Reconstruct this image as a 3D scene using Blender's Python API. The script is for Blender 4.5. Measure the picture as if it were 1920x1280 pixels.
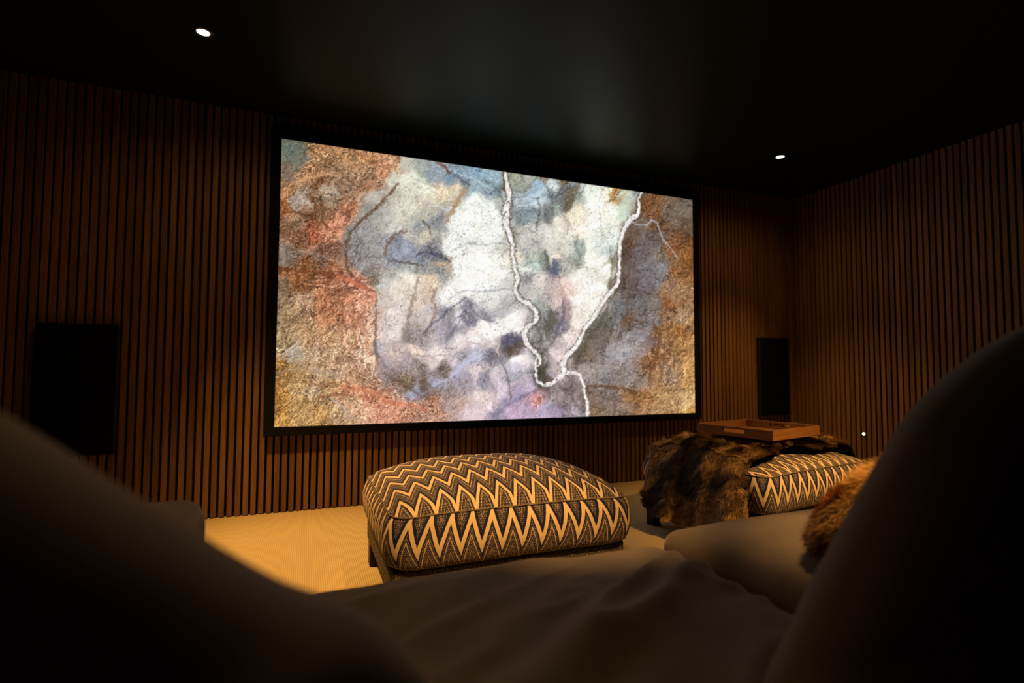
import bpy, math, random
import numpy as np
from mathutils import Matrix, Vector

for o in list(bpy.data.objects): bpy.data.objects.remove(o)
sc = bpy.context.scene
C = sc.collection
random.seed(4); rng = np.random.default_rng(7)

# ------------------------------------------------------------------ camera, world, exposure
CZ = 0.853
YAW, PITCH, ROLL, FPX = 0.3733, 0.0499, 0.0042, 985.0
def cam_axes():
    cy, sy, cp, sp = math.cos(YAW), math.sin(YAW), math.cos(PITCH), math.sin(PITCH)
    fwd = Vector((sy*cp, cy*cp, sp)); right = Vector((cy, -sy, 0)); up = right.cross(fwd)
    cr, sr = math.cos(ROLL), math.sin(ROLL)
    return right*cr + up*sr, -right*sr + up*cr, fwd
r_, u_, f_ = cam_axes()
cd = bpy.data.cameras.new('camera'); cam = bpy.data.objects.new('camera', cd); C.objects.link(cam)
cam.matrix_world = Matrix(((r_.x, u_.x, -f_.x, 0), (r_.y, u_.y, -f_.y, 0), (r_.z, u_.z, -f_.z, CZ), (0, 0, 0, 1)))
cd.sensor_width = 36; cd.lens = FPX/1920*36; cd.clip_start = 0.02
cd.dof.use_dof = True; cd.dof.focus_distance = 2.15; cd.dof.aperture_fstop = 1.9
sc.camera = cam
w = bpy.data.worlds.new('world'); sc.world = w; w.use_nodes = True
w.node_tree.nodes['Background'].inputs[0].default_value = (0, 0, 0, 1)
w.node_tree.nodes['Background'].inputs[1].default_value = 0
sc.view_settings.view_transform = 'Standard'; sc.view_settings.look = 'None'
sc.view_settings.exposure = 0; sc.view_settings.gamma = 1; sc.view_settings.use_curve_mapping = False

WARM = (1.0, 0.53, 0.13)
# lamps of the ceiling: x, y, watts and angle of the beam, aim offset (x, y), watts of the wide spill round the beam
LAMPS = [
    (-0.467, 2.665, 400, 64, (0.50, -0.06), 9),
    (3.125, 2.735, 110, 74, (0.14, 0.10), 10),
    (0.70, 0.10, 440, 29, (-0.02, 1.72), 0),  # unseen lamp, added to light the front of the left footstool
    (2.30, 0.10, 480, 35, (-0.12, 1.84), 0),  # added out of view for the light on the right footstool and throw
    (1.42, 0.92, 250, 23, (-0.24, -0.14), 0),  # added above the frame to brighten the fur cushion
    (-0.60, 1.20, 22, 74, (0.22, -0.55), 0),  # added, unseen: lights the left arm and the rim of the back cushion
]
PICTURE_GAIN = 1.0
# ------------------------------------------------------------------ room measures
YW, XR, ZC = 3.40, 4.03, 2.37          # slat faces of the screen wall, slat faces of the right wall, ceiling
XL, YB = -2.30, -1.60

# ------------------------------------------------------------------ helpers
def mesh_obj(name, verts, faces, mat, parent=None, smooth=False, uv=None, mats=None, midx=None):
    me = bpy.data.meshes.new(name)
    verts = np.asarray(verts, dtype=np.float32)
    if isinstance(faces, np.ndarray):
        nf, k = faces.shape
        me.vertices.add(len(verts)); me.vertices.foreach_set('co', verts.ravel())
        me.loops.add(nf*k); me.loops.foreach_set('vertex_index', faces.astype(np.int32).ravel())
        me.polygons.add(nf); me.polygons.foreach_set('loop_start', np.arange(0, nf*k, k, dtype=np.int32))
        me.update(calc_edges=True)
    else:
        me.from_pydata([tuple(map(float, v)) for v in verts], [], faces)
    if smooth: me.polygons.foreach_set('use_smooth', np.ones(len(me.polygons), dtype=bool))
    if uv is not None:
        l = me.uv_layers.new(name='UVMap')
        vi = np.empty(len(me.loops), dtype=np.int32); me.loops.foreach_get('vertex_index', vi)
        l.data.foreach_set('uv', np.asarray(uv, dtype=np.float32)[vi].ravel())
    for m in (mats or [mat]): me.materials.append(m)
    if midx is not None: me.polygons.foreach_set('material_index', np.asarray(midx, dtype=np.int32))
    me.update()
    o = bpy.data.objects.new(name, me); C.objects.link(o)
    if parent: o.parent = parent
    return o
def thing(name, label, cat, loc=(0, 0, 0), rz=0.0, group=None):
    o = bpy.data.objects.new(name, None); C.objects.link(o)
    o.location = loc; o.rotation_euler = (0, 0, rz); o.empty_display_size = 0.1
    o['label'] = label; o['category'] = cat
    if group: o['group'] = group
    return o
def tag(o, label, cat, group=None):
    o['label'] = label; o['category'] = cat
    if group: o['group'] = group
    return o
class MB:
    def __init__(s): s.v = []; s.f = []; s.m = []
    def box(s, x0, x1, y0, y1, z0, z1, m=0, bev=0.0):
        n = len(s.v)
        if bev <= 0:
            s.v += [(x0,y0,z0),(x1,y0,z0),(x1,y1,z0),(x0,y1,z0),(x0,y0,z1),(x1,y0,z1),(x1,y1,z1),(x0,y1,z1)]
            s.f += [tuple(n+i for i in q) for q in ((3,2,1,0),(4,5,6,7),(0,1,5,4),(1,2,6,5),(2,3,7,6),(3,0,4,7))]
            s.m += [m]*6
        else:
            b = bev
            rings = [(z0, b), (z0+b, 0), (z1-b, 0), (z1, b)]
            for z, i in rings:
                s.v += [(x0+i+b,y0+i,z),(x1-i-b,y0+i,z),(x1-i,y0+i+b,z),(x1-i,y1-i-b,z),(x1-i-b,y1-i,z),(x0+i+b,y1-i,z),(x0+i,y1-i-b,z),(x0+i,y0+i+b,z)]
            for k in range(3):
                for j in range(8):
                    a = n+k*8+j; c = n+k*8+(j+1) % 8
                    s.f.append((a, c, c+8, a+8)); s.m.append(m)
            s.f.append(tuple(n+j for j in range(7, -1, -1))); s.f.append(tuple(n+24+j for j in range(8))); s.m += [m, m]
    def disc(s, c, axis, r, h, n=32, r2=None, m=0, hole=None):
        # short cylinder / ring along axis from c
        ax = Vector(axis).normalized(); t = Vector((0, 0, 1)) if abs(ax.z) < .9 else Vector((1, 0, 0))
        u = ax.cross(t).normalized(); v = ax.cross(u); c = Vector(c); r2 = r2 or r; b = len(s.v)
        rad = [(r, 0), (r2, h)] + ([(hole, h), (hole, 0)] if hole else [])
        for rr, hh in rad:
            for i in range(n):
                a = 2*math.pi*i/n; s.v.append(tuple(c+ax*hh+u*rr*math.cos(a)+v*rr*math.sin(a)))
        K = len(rad)
        for k in range(K if hole else 1):
            for i in range(n):
                j = (i+1) % n; k2 = (k+1) % K
                s.f.append((b+k*n+i, b+k*n+j, b+k2*n+j, b+k2*n+i)); s.m.append(m)
        if not hole:
            s.f.append(tuple(b+i for i in range(n-1, -1, -1))); s.f.append(tuple(b+n+i for i in range(n))); s.m += [m, m]
    def build(s, name, mat, parent=None, smooth=False, mats=None):
        return mesh_obj(name, s.v, s.f, mat, parent, smooth, mats=mats, midx=s.m if mats else None)

TAB = rng.random((256, 256)).astype(np.float64)
def vn(x, y, seed=0):
    x = np.asarray(x, float)+seed*17.13; y = np.asarray(y, float)+seed*9.77
    xi = np.floor(x).astype(int); yi = np.floor(y).astype(int); fx = x-xi; fy = y-yi
    fx = fx*fx*(3-2*fx); fy = fy*fy*(3-2*fy)
    a = TAB[xi & 255, yi & 255]; b = TAB[(xi+1) & 255, yi & 255]; c = TAB[xi & 255, (yi+1) & 255]; d = TAB[(xi+1) & 255, (yi+1) & 255]
    return (a*(1-fx)+b*fx)*(1-fy)+(c*(1-fx)+d*fx)*fy
def fbm(x, y, seed=0, o=4, g=.5):
    t = 0; a = 1; n = 0
    for k in range(o):
        cr_, sr_ = math.cos(.9*k), math.sin(.9*k)
        t = t+a*vn((np.asarray(x)*cr_+np.asarray(y)*sr_)*2.03**k, (-np.asarray(x)*sr_+np.asarray(y)*cr_)*2.03**k, seed+k*3); n += a; a *= g
    return t/n
def smooth01(x, a, b):
    t = np.clip((x-a)/(b-a), 0, 1); return t*t*(3-2*t)

# ------------------------------------------------------------------ materials
def new_mat(name):
    m = bpy.data.materials.new(name); m.use_nodes = True
    nt = m.node_tree; b = nt.nodes['Principled BSDF']
    return m, nt, b
class NG:
    """tiny node-maths writer"""
    def __init__(s, nt): s.nt = nt
    def node(s, t, **kw):
        n = s.nt.nodes.new(t)
        for k, v in kw.items(): setattr(n, k, v)
        return n
    def put(s, sock, v):
        if isinstance(v, bpy.types.NodeSocket): s.nt.links.new(v, sock)
        else: sock.default_value = v
    def m(s, op, a, b=None, c=None):
        n = s.node('ShaderNodeMath', operation=op); s.put(n.inputs[0], a)
        if b is not None: s.put(n.inputs[1], b)
        if c is not None: s.put(n.inputs[2], c)
        return n.outputs[0]
    def mix(s, f, a, b):
        n = s.node('ShaderNodeMix', data_type='RGBA'); s.put(n.inputs[0], f); s.put(n.inputs[6], a); s.put(n.inputs[7], b)
        return n.outputs[2]
    def band(s, x, lo, hi):
        return s.m('MULTIPLY', s.m('GREATER_THAN', x, lo), s.m('LESS_THAN', x, hi))
    def noise(s, scale, vec=None, detail=3, rough=.5, dist=0):
        n = s.node('ShaderNodeTexNoise'); n.inputs['Scale'].default_value = scale; n.inputs['Detail'].default_value = detail
        n.inputs['Roughness'].default_value = rough; n.inputs['Distortion'].default_value = dist
        if vec is not None: s.nt.links.new(vec, n.inputs['Vector'])
        return n.outputs['Fac']
    def coords(s, which='Object', scale=(1, 1, 1)):
        t = s.node('ShaderNodeTexCoord'); mp = s.node('ShaderNodeMapping'); mp.inputs['Scale'].default_value = scale
        s.nt.links.new(t.outputs[which], mp.inputs[0]); return mp.outputs[0]
    def ramp(s, f, a, b, lo=0.0, hi=1.0):
        n = s.node('ShaderNodeValToRGB'); s.nt.links.new(f, n.inputs[0])
        n.color_ramp.elements[0].position = lo; n.color_ramp.elements[0].color = a
        n.color_ramp.elements[1].position = hi; n.color_ramp.elements[1].color = b
        return n.outputs[0]
    def bump(s, h, strength, dist, bsdf):
        n = s.node('ShaderNodeBump'); n.inputs['Strength'].default_value = strength; n.inputs['Distance'].default_value = dist
        s.nt.links.new(h, n.inputs['Height']); s.nt.links.new(n.outputs[0], bsdf.inputs['Normal'])
def rgba(r, g, b): return (r, g, b, 1)
def plain(name, col, rough=.6, spec=.3, var=.15, scale=30, metal=0, bumpd=0):
    m, nt, b = new_mat(name); g = NG(nt); v = g.coords()
    n = g.noise(scale, v)
    c = g.ramp(n, rgba(*[x*(1-var) for x in col]), rgba(*[x*(1+var) for x in col]), .3, .7)
    nt.links.new(c, b.inputs['Base Color']); b.inputs['Roughness'].default_value = rough
    b.inputs['Specular IOR Level'].default_value = spec; b.inputs['Metallic'].default_value = metal
    if bumpd: g.bump(n, .5, bumpd, b)
    return m
def wood(name, c1, c2, rough=.5, axis='z'):
    m, nt, b = new_mat(name); g = NG(nt)
    sc_ = {'z': (30, 30, 1.6), 'x': (2, 30, 30), 'y': (30, 2, 30)}[axis]
    v = g.coords('Object', sc_); n = g.noise(2.2, v, 4, .6, .6)
    c = g.ramp(n, rgba(*c1), rgba(*c2), .3, .72)
    nt.links.new(c, b.inputs['Base Color']); b.inputs['Roughness'].default_value = rough; b.inputs['Specular IOR Level'].default_value = .25
    g.bump(n, .2, .001, b)
    return m
M_slat = wood('walnut_slats', (.13, .066, .034), (.24, .125, .066), .6)
# every slat a slightly different veneer tone
def add_slat_variation(m, axis):
    nt = m.node_tree; g = NG(nt); b = nt.nodes['Principled BSDF']
    src = b.inputs['Base Color'].links[0].from_socket
    t = g.node('ShaderNodeTexCoord'); s = g.node('ShaderNodeSeparateXYZ'); nt.links.new(t.outputs['Object'], s.inputs[0])
    k = g.m('FLOOR', g.m('DIVIDE', s.outputs[axis], 0.0404))
    wn = g.node('ShaderNodeTexWhiteNoise', noise_dimensions='1D'); nt.links.new(k, wn.inputs['W'])
    hs = g.node('ShaderNodeHueSaturation'); nt.links.new(src, hs.inputs['Color'])
    nt.links.new(g.m('MULTIPLY_ADD', wn.outputs['Value'], .45, .78), hs.inputs['Value'])
    nt.links.new(hs.outputs[0], b.inputs['Base Color'])
M_slat2 = wood('walnut_slats_side', (.13, .066, .034), (.24, .125, .066), .6)
add_slat_variation(M_slat, 0); add_slat_variation(M_slat2, 1)
M_felt = plain('black_felt', (.006, .006, .006), .95, .05)
M_black = plain('black_velvet_frame', (.006, .006, .007), .8, .1)
M_grille = plain('black_cloth_grille', (.004, .004, .004), .95, .04, .3, 400, bumpd=.0005)
M_plastic = plain('black_matt_cabinet', (.012, .012, .012), .5, .3)
M_legs = plain('black_stained_wood', (.012, .009, .008), .45, .3)
M_ceil = plain('dark_painted_ceiling', (.007, .012, .008), .40, .075, .06, 3)
M_wallpaint = plain('dark_brown_paint', (.05, .035, .025), .8, .2, .1, 3)
M_tray = wood('tray_wood', (.15, .062, .024), (.24, .105, .040), .42, 'x')
M_velvet, nt, b = new_mat('brown_velvet'); g = NG(nt)
v = g.coords(); n = g.noise(7, v, 5, .6)
nt.links.new(g.ramp(n, rgba(.128, .103, .103), rgba(.172, .138, .138), .3, .7), b.inputs['Base Color'])
b.inputs['Roughness'].default_value = .85; b.inputs['Specular IOR Level'].default_value = .15
b.inputs['Sheen Weight'].default_value = .35; b.inputs['Sheen Roughness'].default_value = .4; b.inputs['Sheen Tint'].default_value = rgba(.8, .65, .55)
g.bump(g.noise(900, v, 2), .25, .0006, b)
M_carpet, nt, b = new_mat('ribbed_loop_carpet'); g = NG(nt)
t = g.node('ShaderNodeTexCoord'); s = g.node('ShaderNodeSeparateXYZ'); nt.links.new(t.outputs['Object'], s.inputs[0])
ribs = g.m('SINE', g.m('MULTIPLY', s.outputs[0], 2*math.pi/.0085)); loops = g.m('SINE', g.m('MULTIPLY', s.outputs[1], 2*math.pi/.012))
hgt = g.m('MULTIPLY_ADD', g.m('MULTIPLY', loops, .5), .5, ribs)
c = g.mix(g.m('MULTIPLY_ADD', hgt, .22, .5), rgba(.32, .235, .125), rgba(.56, .43, .245))
nn = g.noise(60, t.outputs['Object'], 3)
c2 = g.mix(g.m('MULTIPLY', nn, .35), c, rgba(.36, .27, .17))
nt.links.new(c2, b.inputs['Base Color']); b.inputs['Roughness'].default_value = .95; b.inputs['Specular IOR Level'].default_value = .1
g.bump(hgt, .5, .002, b)

def chevron_mat(name, L, A, P=.068, amp_dots=.0056, CR=.25, DT=.42):
    m, nt, b = new_mat(name); g = NG(nt)
    t = g.node('ShaderNodeTexCoord'); s = g.node('ShaderNodeSeparateXYZ'); nt.links.new(t.outputs['UV'], s.inputs[0])
    wob = g.m('MULTIPLY', g.m('SUBTRACT', g.noise(160, t.outputs['UV'], 2), .5), .006)
    u, vv = s.outputs[0], g.m('ADD', s.outputs[1], wob)
    tri = g.m('MULTIPLY', g.m('ABSOLUTE', g.m('SUBTRACT', g.m('FRACT', g.m('DIVIDE', u, P)), .5)), 2)
    f = g.m('FRACT', g.m('DIVIDE', g.m('ADD', vv, g.m('MULTIPLY', tri, A)), L))
    cream = g.m('LESS_THAN', f, CR)
    thin = g.m('ADD', g.band(f, .785, .815), g.m('MULTIPLY', g.band(f, .545, .565), .6))
    dk = g.m('ADD', g.band(f, CR, CR+.15), g.m('GREATER_THAN', f, .935))
    row = g.m('FLOOR', g.m('DIVIDE', vv, amp_dots))
    uo = g.m('MULTIPLY_ADD', g.m('MODULO', row, 2), amp_dots*.5, u)
    dots = g.m('MULTIPLY', g.m('GREATER_THAN', g.m('FRACT', g.m('DIVIDE', uo, amp_dots)), .52), g.m('GREATER_THAN', g.m('FRACT', g.m('DIVIDE', vv, amp_dots)), .38))
    dots = g.m('MULTIPLY', dots, DT)
    dots = g.m('MULTIPLY', dots, g.m('SUBTRACT', 1, dk))
    fac = g.m('MINIMUM', g.m('MAXIMUM', g.m('MAXIMUM', cream, thin), dots), 1)
    weave = g.noise(700, t.outputs['UV'], 2)
    fac = g.m('MULTIPLY', fac, g.m('MULTIPLY_ADD', weave, .3, .8))
    c = g.mix(fac, rgba(.012, .014, .052), rgba(.66, .50, .36))
    nt.links.new(c, b.inputs['Base Color']); b.inputs['Roughness'].default_value = .85; b.inputs['Specular IOR Level'].default_value = .15
    g.bump(g.m('ADD', fac, weave), .4, .001, b)
    return m
M_chev_top = chevron_mat('chevron_weave_top', .112, .085, DT=.34)
M_chev_side = chevron_mat('chevron_weave_side', .19, .098, CR=.205, DT=.40)
M_tweed, nt, b = new_mat('tweed_base'); g = NG(nt); t = g.node('ShaderNodeTexCoord')
n = g.noise(120, g.coords('Object', (1, 1, 3)), 3, .8); c = g.ramp(n, rgba(.014, .013, .017), rgba(.34, .28, .23), .52, .66)
nt.links.new(c, b.inputs['Base Color']); b.inputs['Roughness'].default_value = .9; g.bump(n, .5, .001, b)
M_piping = plain('woven_piping', (.16, .125, .10), .8, .1, .4, 200)
def emis(name, col, s):
    m = bpy.data.materials.new(name); m.use_nodes = True; nt = m.node_tree; nt.nodes.clear()
    e = nt.nodes.new('ShaderNodeEmission'); e.inputs[0].default_value = rgba(*col); e.inputs[1].default_value = s
    o = nt.nodes.new('ShaderNodeOutputMaterial'); nt.links.new(e.outputs[0], o.inputs[0]); return m
M_lens = emis('warm_lamp_lens', (1, .80, .52), 14)
M_trim = plain('dark_bronze_trim', (.03, .022, .016), .4, .4)
def fur_mat(name):
    m, nt, b = new_mat(name); g = NG(nt)
    a = g.node('ShaderNodeAttribute', attribute_name='tint')
    nt.links.new(a.outputs['Color'], b.inputs['Base Color']); b.inputs['Roughness'].default_value = .55
    b.inputs['Specular IOR Level'].default_value = .25
    return m
M_fur = fur_mat('brown_faux_fur')

# ------------------------------------------------------------------ the room
def struct(o): o['kind'] = 'structure'; return o
a = MB(); a.box(XL-.1, XR+.15, YB-.1, YW+.15, -.08, 0); struct(a.build('floor', M_carpet))
a = MB(); a.box(XL-.1, XR+.15, YB-.1, YW+.15, ZC, ZC+.08); struct(a.build('ceiling', M_ceil))
a = MB(); a.box(XL-.1, XR+.12, YW+.02, YW+.1, 0, ZC); wf = struct(a.build('wall_front', M_felt))
a = MB(); pitch = .0404; k = 0; x = XR-.0005
while x > XL:
    if x-.027 > XL: a.box(x-.0275, x, YW, YW+.02, .004, ZC-.002, bev=.0015)
    x -= pitch
a.build('slat_panel', M_slat, wf)
a = MB(); a.box(XR+.02, XR+.1, YB-.1, YW+.02, 0, ZC); wr = struct(a.build('wall_right', M_felt))
a = MB(); y = YW-.001
while y > YB:
    a.box(XR, XR+.02, y-.0275, y, .004, ZC-.002, bev=.0015); y -= pitch
a.build('slat_panel', M_slat2, wr)
a = MB(); a.box(XL-.1, XL, YB-.1, YW+.02, 0, ZC); struct(a.build('wall_left', M_wallpaint))
a = MB(); a.box(XL, XR+.02, YB-.1, YB, 0, ZC); struct(a.build('wall_back', M_wallpaint))

# ------------------------------------------------------------------ projection screen
SX0, SX1, SZ0, SZ1, SY = -.1636, 2.8813, .5023, 2.2151, 3.37
scr = thing('projection_screen', 'large widescreen cinema screen in black frame showing an aerial view of canyons and rivers', 'screen', (0, SY, 0))
fw = .058; a = MB(); y0, y1 = -.012, .030
a.box(SX0-fw, SX1+fw, y0, y1, SZ1, SZ1+fw, bev=.003); a.box(SX0-fw, SX1+fw, y0, y1, SZ0-fw+.006, SZ0, bev=.003)
a.box(SX0-fw, SX0, y0, y1, SZ0, SZ1, bev=.003); a.box(SX1, SX1+fw, y0, y1, SZ0, SZ1, bev=.003)
a.build('frame', M_black, scr)
a = MB(); a.box(SX0-.01, SX1+.01, .004, .028, SZ0-.01, SZ1+.01); a.build('backing_board', M_plastic, scr)

def screen_picture():
    NX, NY = 760, 428
    U, V = np.meshgrid((np.arange(NX)+.5)/NX, (np.arange(NY)+.5)/NY)     # V upward
    # place of each picture point as seen in the layout sketch (a 1920 x 1280 frame)
    src = np.array([[0, 1], [1, 1], [1, 0], [0, 0]], float); dst = np.array([[530, 260], [1298, 374], [1303, 773], [513, 801]], float)
    A = []
    for (p, q), (s, t) in zip(src, dst):
        A.append([p, q, 1, 0, 0, 0, -s*p, -s*q, -s]); A.append([0, 0, 0, p, q, 1, -t*p, -t*q, -t])
    H = np.linalg.svd(np.array(A))[2][-1].reshape(3, 3)
    den = H[2, 0]*U+H[2, 1]*V+H[2, 2]
    X0 = (H[0, 0]*U+H[0, 1]*V+H[0, 2])/den; Y0 = (H[1, 0]*U+H[1, 1]*V+H[1, 2])/den
    wx = (fbm(X0/26, Y0/26, 1, 5, .55)-.5)*30; wy = (fbm(X0/26, Y0/26, 5, 5, .55)-.5)*30
    X, Y = X0+wx, Y0+wy
    P = np.array(PTS, float); num = np.zeros(X.shape+(3,)); dn = np.zeros(X.shape)
    lin = (P[:, 2:5]/255.)
    for i in range(len(P)):
        d2 = (X-P[i, 0])**2+(Y-P[i, 1])**2+20
        wgt = 1/(d2*d2); dn += wgt
        for c in range(3): num[..., c] += wgt*lin[i, c]
    col = num/dn[..., None]
    sat = (col[..., 0]-col[..., 2]); lum = col.mean(-1)
    orange = smooth01(sat, .10, .30)
    midt = smooth01(1-lum, .25, .5)
    col = lum[..., None]+(col-lum[..., None])*(.86-.04*orange)[..., None]
    col = col*(1+.19*smooth01(lum, .58, .82))[..., None]
    # rock texture: streaks turned differently over the land, following the relief
    ang = np.where(X0 < 720, np.where(Y0 < 420, .50, np.where(Y0 < 535, 1.2, np.where(Y0 < 655, 1.45, .45))), np.where(X0 > 1150, .15+1.1*(Y0 > 560), 1.15))
    relief = fbm(X0/70, Y0/70, 9, 3)
    ang = ang+(relief-.5)*3.2
    ca, sa = np.cos(ang), np.sin(ang)
    wxx, wyy = X0+wx*.25, Y0+wy*.25
    q1, q2 = wxx*ca+wyy*sa, -wxx*sa+wyy*ca
    s1 = fbm(q1/16, q2/3.4, 21, 5, .68)-.5
    s1b = fbm(q1/7, q2/1.9, 24, 3, .7)-.5
    s2 = fbm(X0/2.6, Y0/2.6, 31, 3, .75)-.5
    s3 = fbm(X/16, Y/16, 41, 5, .6)-.5
    def ridge(x, y, sd, lo): return smooth01(1-np.abs(fbm(x, y, sd, 5, .58)-.5)*2, lo, 1.0)
    r1 = ridge(wxx/38, wyy/38, 51, .955); r2 = ridge(q1/30, q2/10, 55, .93); r3 = ridge(X0/10+wx/18, Y0/10+wy/18, 57, .90)
    amp = .10+.60*orange+.30*midt*(1-orange)
    tex = (s1*1.1+s1b*.30)*amp*2.0+s2*(.11+.14*orange+.12*midt)+s3*(.18+.30*orange)
    # slopes turned to and from the light
    hgt = fbm(X0/22+wx/40, Y0/22+wy/40, 61, 6, .6)
    gy, gx = np.gradient(hgt); shade = (gx*.8-gy*.6)*9
    tex = tex+np.clip(shade, -.3, .3)*(.14+.35*orange+.22*midt)
    tex = np.where(tex < 0, -.58*np.tanh(-tex/.58), .62*np.tanh(tex/.62))
    col = col*(1+tex[..., None]*np.array([.95, 1.05, 1.12])*1.05)*(1+.10*orange)[..., None]
    col *= (1-(.42*r1*(1-.6*orange)+.26*r2)*(.36+.5*midt+.2*orange))[..., None]
    pale = smooth01(s1+s1b*.6+s2*.5, .10, .30)[..., None]*orange[..., None]
    col = col*(1-.42*pale)+np.array([.83, .72, .65])*.42*pale
    brn = smooth01(-(s1+s1b*.5+s3*.6), .08, .26)[..., None]*orange[..., None]
    col = col*(1-.30*brn)+np.array([.34, .20, .11])*.30*brn
    # warm-grey leaves showing through the pale rock
    wg = smooth01(fbm(q1/20, q2/7, 66, 4), .52, .66)[..., None]*(1-orange)[..., None]*.16
    col = col*(1-wg)+np.array([.62, .57, .52])*wg
    # scrub speckles
    sp = vn(X0/1.9, Y0/1.9, 71); spm = vn(X0/34, Y0/34, 73)
    k = smooth01(sp, .74, .88)*smooth01(spm, .22, .60)*(1-orange)*.42
    col = col*(1-k[..., None])+np.array([.30, .29, .29])*k[..., None]
    def dist(pl, wob=2.0, sd=3):
        xx = X0+(fbm(X0/7, Y0/7, 81+sd, 3)-.5)*wob*2; yy = Y0+(fbm(X0/7, Y0/7, 91+sd, 3)-.5)*wob*2
        best = np.full(X0.shape, 1e9); wd = np.zeros(X0.shape)
        for (ax, ay, aw), (bx, by, bw) in zip(pl[:-1], pl[1:]):
            lo = (min(ax, bx)-30, max(ax, bx)+30, min(ay, by)-30, max(ay, by)+30)
            mk = (xx > lo[0]) & (xx < lo[1]) & (yy > lo[2]) & (yy < lo[3])
            if not mk.any(): continue
            px, py = xx[mk]-ax, yy[mk]-ay; dx, dy = bx-ax, by-ay
            t = np.clip((px*dx+py*dy)/(dx*dx+dy*dy), 0, 1); d = np.hypot(px-t*dx, py-t*dy)
            ww = aw+(bw-aw)*t; cur = best[mk]; tw = wd[mk]; up = d < cur
            cur[up] = d[up]; tw[up] = ww[up]; best[mk] = cur; wd[mk] = tw
        return best, wd
    def lay(pl, c, soft=1.2, op=1.0, wob=2.0, sd=3, rag=0.0):
        nonlocal col
        d, wd = dist(pl, wob, sd)
        hw = wd/2
        if rag: hw = hw*(1-rag+2*rag*vn(X0/2.3, Y0/2.3, 99+sd))
        k = (1-smooth01(d-hw, -soft, soft))*op*(wd > 0)
        if rag: k = k*(.55+.75*vn(X0/3.1, Y0/3.1, 44+sd))
        col = col*(1-k[..., None])+np.array(c)/255.*k[..., None]
    # strata: fine parallel lines following the folds
    for pl, wdt, c in STRATA:
        d, _ = dist(pl, 2.5, 7)
        k = (np.sin((d+2.2*fbm(X0/9, Y0/9, 12, 2))*2*np.pi/3.6)*.5+.5)*(1-smooth01(d, wdt*.7, wdt))*.34*(vn(X0/9, Y0/9, 14)*.7+.5)
        col = col*(1-k[..., None])+np.array(c)/255.*k[..., None]
    allD = np.full(X0.shape, 1e9)
    for pl in [q[0] for q in LINES]+[RIVER1, RIVER2, RIVER1B]+[q[0] for q in STRATA]:
        d, wd = dist(pl, 7, 2); allD = np.minimum(allD, np.where(wd > 0, d, 1e9))
    allD = np.minimum(allD, 60)
    near = 1-smooth01(allD, 20, 34)
    ph = allD+5*fbm(X0/20, Y0/20, 77, 4)
    st = np.sin(ph*2*np.pi/4.6)*.6+np.sin(ph*2*np.pi/7.9+1)*.5
    st = st*near*smooth01(fbm(X0/14, Y0/14, 78, 3), .38, .62)
    col = col*(1+st[..., None]*(.075+.13*midt+.13*orange)[..., None])
    for pl, c, op, soft in LINES: lay(pl, c, soft*1.25, min(1, op*1.1), 4.0, 5, .7)
    for pl, dark in ((RIVER1, 1), (RIVER2, 1)):
        lay([(p[0]+1.0, p[1]+.5, p[2]+5) for p in pl], (84, 74, 62), 1.6, .62, 2.0, 3, .5)
    for pl in (RIVER1, RIVER1B, RIVER2): lay([(p[0], p[1], p[2]*.86) for p in pl], (246, 238, 236), .9, 1.0, 3.0, 3, .12)
    lay(TRIB, (175, 178, 190), .8, .9, 1.5, 4, .3)
    # gravel islands in the braids
    isl = vn(X0/2.4, Y0/3.4, 61)
    for cx, cy, rx, ry in ((950, 400, 9, 32), (1058, 694, 14, 9), (1010, 716, 10, 7), (1040, 712, 8, 6)):
        k = smooth01(isl, .70, .8)*(((X0-cx)/rx)**2+((Y0-cy)/ry)**2 < 1)*.8
        col = col*(1-k[..., None])+np.array([.38, .36, .32])*k[..., None]
    col = col*(1+orange[..., None]*np.array([.0, .015, -.02]))
    col = np.clip(col, .01, .985)
    lc = np.where(col <= .04045, col/12.92, ((col+.055)/1.055)**2.4)
    # mesh grid: one colour per vertex
    gx, gz = np.meshgrid(SX0+(SX1-SX0)*np.arange(NX)/(NX-1), SZ0+(SZ1-SZ0)*np.arange(NY)/(NY-1))
    verts = np.stack([gx.ravel(), np.zeros(NX*NY), gz.ravel()], 1)
    idx = np.arange(NX*NY).reshape(NY, NX)
    F = np.stack([idx[:-1, :-1].ravel(), idx[:-1, 1:].ravel(), idx[1:, 1:].ravel(), idx[1:, :-1].ravel()], 1)
    m = bpy.data.materials.new('projected_picture'); m.use_nodes = True; nt = m.node_tree; nt.nodes.clear()
    at = nt.nodes.new('ShaderNodeAttribute'); at.attribute_name = 'picture'
    e = nt.nodes.new('ShaderNodeEmission'); nt.links.new(at.outputs['Color'], e.inputs[0]); e.inputs[1].default_value = PICTURE_GAIN
    ou = nt.nodes.new('ShaderNodeOutputMaterial'); nt.links.new(e.outputs[0], ou.inputs[0])
    m.cycles.emission_sampling = 'FRONT'
    o = mesh_obj('picture_surface', verts, F, m, scr)
    ca = o.data.color_attributes.new('picture', 'FLOAT_COLOR', 'POINT')
    ca.data.foreach_set('color', np.concatenate([lc.reshape(-1, 3), np.ones((NX*NY, 1))], 1).astype(np.float32).ravel())
    return o
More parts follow.
